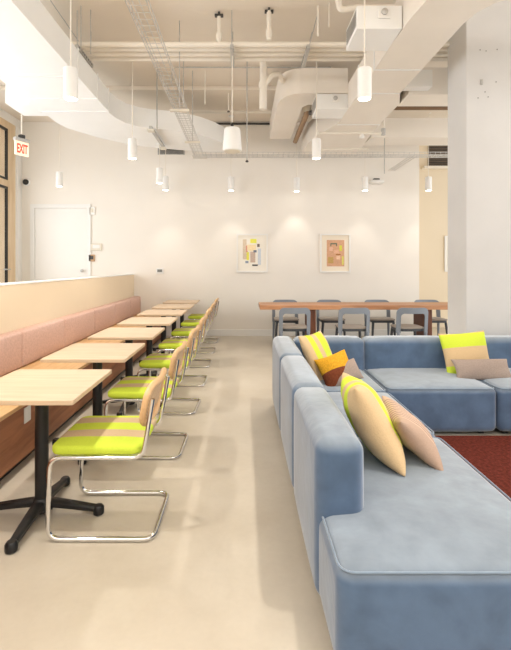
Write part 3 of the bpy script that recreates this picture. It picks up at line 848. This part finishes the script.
# diagonal brace wires above left duct
o = obj('brace_wire', TB([(-2.15, 4.6, ZC), (-1.95, 5.2, H(2.66))], .005, 6), M['galv'])
tag(o, 'thin diagonal brace wire above the left duct', 'wire')

# ------------------------------------------------------------------ cable tray
bm = bmesh.new(); zb = H(1.9); zt = zb+.055; r = .0035
xa, xb = -.845, -.695; ya, yb = 7.46, 7.61
for z in (zb, zt):
    tube(bm, [(xa, 2.3, z), (xa, yb, z), (5.4, yb, z)], r+.0015, 5)
    tube(bm, [(xb, 2.3, z), (xb, ya, z), (5.4, ya, z)], r+.0015, 5)
for q in (.33, .66):
    tube(bm, [(xa+(xb-xa)*q, 2.3, zb), (xa+(xb-xa)*q, yb, zb)], r, 4)
    tube(bm, [(xa, ya+(yb-ya)*q, zb), (5.4, ya+(yb-ya)*q, zb)], r, 4)
y = 2.35
while y < yb: tube(bm, [(xa, y, zt), (xa, y, zb), (xb, y, zb), (xb, y, zt)], r, 4); y += .09
x = xb+.05
while x < 5.4: tube(bm, [(x, ya, zt), (x, ya, zb), (x, yb, zb), (x, yb, zt)], r, 4); x += .09
ct = thing('cable_tray', 'long wire mesh cable tray turning along the rear ceiling', 'cable tray', (0, 0, 0))
obj('mesh_basket', bm, M['wire'], ct)
for y in (5.25, 6.6):
    obj('crossbar', B(xa-.04, xb+.04, y-.02, y+.02, zb-.03, zb-.006), M['cream'], ct)
obj('corner_plate', B(xa-.03, xb+.06, ya-.03, yb+.03, zb-.012, zb-.006), M['wire'], ct)
bm = bmesh.new()
x0_, x1_ = 2.93, 3.05
for x in (x0_, (x0_+x1_)/2, x1_): tube(bm, [(x, yb, zb+.02), (x, YB-.02, zb+.02)], .005, 5)
y = yb+.03
while y < YB-.03: tube(bm, [(x0_, y, zb+.02), (x1_, y, zb+.02)], r, 4); y += .08
o = obj('cable_tray', bm, M['wire']); tag(o, 'short ladder tray running to the rear wall right of the long duct', 'cable tray')

for y, lb in ((5.25, 'steel rod holding the front crossbar of the cable tray'), (6.6, 'steel rod holding the rear crossbar of the cable tray')):
    t = thing('hanger_rod', lb, 'rod', ((xa+xb)/2, y, zb-.006), 0, 'hanger rods from the ceiling')
    obj('shaft', TB([(0, 0, 0), (0, 0, ZC-zb+.006)], .006, 6), M['galv'], t)
# ------------------------------------------------------------------ pendants
PZ, PL, PR = H(1.45), .265, .060
def make_pendant(label, ztop):
    t = thing('pendant_light', label, 'pendant light', (0, 0, PZ), 0, 'white cylinder pendants')
    obj('shade', LT([(.048, 0.006), (PR-.004, 0), (PR, .004), (PR, PL-.006), (PR-.006, PL), (.012, PL), (.010, PL+.02)], n=28), M['trimwhite'], t, 35)
    obj('lens', LT([(.001, -.003), (.047, -.002), (.047, .01)], n=24), M['lamp'], t)
    return t
def cord(t, zt):
    obj('cord', TB([(0, 0, PL+.015), (0, 0, zt-PZ)], .006, 6), M['pipe'], t)
    obj('ceiling_cup', LT([(.05, zt-PZ-.02), (.05, zt-PZ)], n=16), M['trimwhite'], t, 40)
PEN = [(-1.50, 3.77, ZC, 'white cylinder pendant nearest the left duct, larger front one on the left'),
       (1.058, 3.77, ZC, 'white cylinder pendant in front of the front side box of the right duct'),
       (-1.50, 5.87, ZC, 'white cylinder pendant in the middle distance left of the cable tray'),
       (.996, 5.87, ZC, 'white cylinder pendant in the middle distance beside the elbow duct'),
       (-3.37, 7.94, ZC-.07, 'small white cylinder pendant above the white door'),
       (-1.47, 7.62, H(2.14), 'higher of two small pendants close together under the curved duct'),
       (-1.49, 8.33, ZC-.07, 'lower of two small pendants close together by the curved duct'),
       (-.232, 8.38, ZC-.07, 'small pendant on the rear wall side above the left picture'),
       (1.05, 8.47, ZC-.07, 'small rear pendant between the two pictures'),
       (2.36, 8.38, H(2.15)*0+ZC-.07, 'small rear pendant right of the right picture'),
       (3.59, 8.38, ZC-.0, 'small rear pendant beside the column')]
first = None
for x, y, zt, lb in PEN:
    if first is None:
        first = make_pendant(lb, zt); first.location = (x, y, PZ); t = first
    else:
        t = bpy.data.objects.new('pendant_light', None); C.objects.link(t); t.location = (x, y, PZ)
        tag(t, lb, 'pendant light', 'white cylinder pendants')
        for ch in first.children:
            if ch.name.startswith(('shade', 'lens')):
                c = ch.copy(); C.objects.link(c); c.parent = t
for o in [o for o in C.objects if o.name.startswith('pendant_light')]:
    zt = [p[2] for p in PEN if abs(p[0]-o.location.x) < 1e-4 and abs(p[1]-o.location.y) < 1e-4][0]
    cord(o, zt)
# pendant speaker
t = thing('pendant_speaker', 'white bucket shaped pendant speaker hanging from the pipe rack', 'speaker', (-.13, 5.2, H(1.37)))
obj('body', LT([(.098, .0), (.112, .006), (.114, .03), (.098, .25), (.088, .275), (.06, .285), (.02, .287)], n=28), M['trimwhite'], t, 40)
obj('speaker_cloth', LT([(.001, -.004), (.095, -.003), (.098, .002)], n=24), M['cream'], t)
obj('connector', LT([(.014, .287), (.018, .30), (.018, .33), (.008, .345)], n=12), M['blackplastic'], t, 40)
obj('cord', TB([(0, 0, .34), (0, 0, 1.15)], .006, 6), M['pipe'], t)

# ------------------------------------------------------------------ light
def spot(x, y, z, e, size=95, col=(1, .93, .83), rad=.045, blend=.6):
    l = bpy.data.lights.new('pendant_beam', 'SPOT'); l.energy = e; l.spot_size = math.radians(size); l.spot_blend = blend
    l.color = col; l.shadow_soft_size = rad
    o = bpy.data.objects.new('pendant_beam', l); C.objects.link(o); o.location = (x, y, z)
def area(loc, rot, sx, sy, e, col=(1, 1, 1)):
    l = bpy.data.lights.new('daylight_and_fill', 'AREA'); l.shape = 'RECTANGLE'; l.size = sx; l.size_y = sy; l.energy = e; l.color = col
    o = bpy.data.objects.new('daylight_and_fill', l); C.objects.link(o); o.location = loc; o.rotation_euler = rot
    return o
for x, y, zt, lb in PEN:
    if y < 7: spot(x, y, PZ-.02, 105)
    else: spot(x, y, PZ-.02, 14, 75)
for x in (-1.5, 1.05):
    for y in (1.67, -.43): spot(x, y, PZ-.02, 105)
area((XL+.1, 3.0, 2.4), (0, -PI/2-.2, 0), 2.8, 5.6, 170, (.86, .93, 1))
area((1.0, -1.6, 4.2), (math.radians(40), 0, 0), 8, 1.6, 170, (1, .98, .95))  # added soft fill from ceiling height behind the camera, no fixture there
area((6.4, 3.2, 2.4), (0, PI/2+.1, 0), 3.2, 7.0, 110, (1, .97, .93))  # added fill lamp at the open right side, no window there
area((XL+.1, 7.1, 2.0), (0, -PI/2-.1, 0), 2.0, 1.8, 26, (.86, .93, 1))
l = bpy.data.lights.new('sun', 'SUN'); l.energy = 3.2; l.angle = .02; l.color = (1, .96, .9)
o = bpy.data.objects.new('sun', l); C.objects.link(o); o.rotation_euler = Vector((-.45, .12, -1)).to_track_quat('-Z', 'Y').to_euler()
wd = bpy.data.worlds.new('sky'); bpy.context.scene.world = wd; wd.use_nodes = True
bg = wd.node_tree.nodes['Background']; bg.inputs[0].default_value = (.93, .97, 1, 1); bg.inputs[1].default_value = 1.3

sc = bpy.context.scene
sc.view_settings.view_transform = 'Standard'
sc.view_settings.look = 'None'
sc.view_settings.exposure = .17
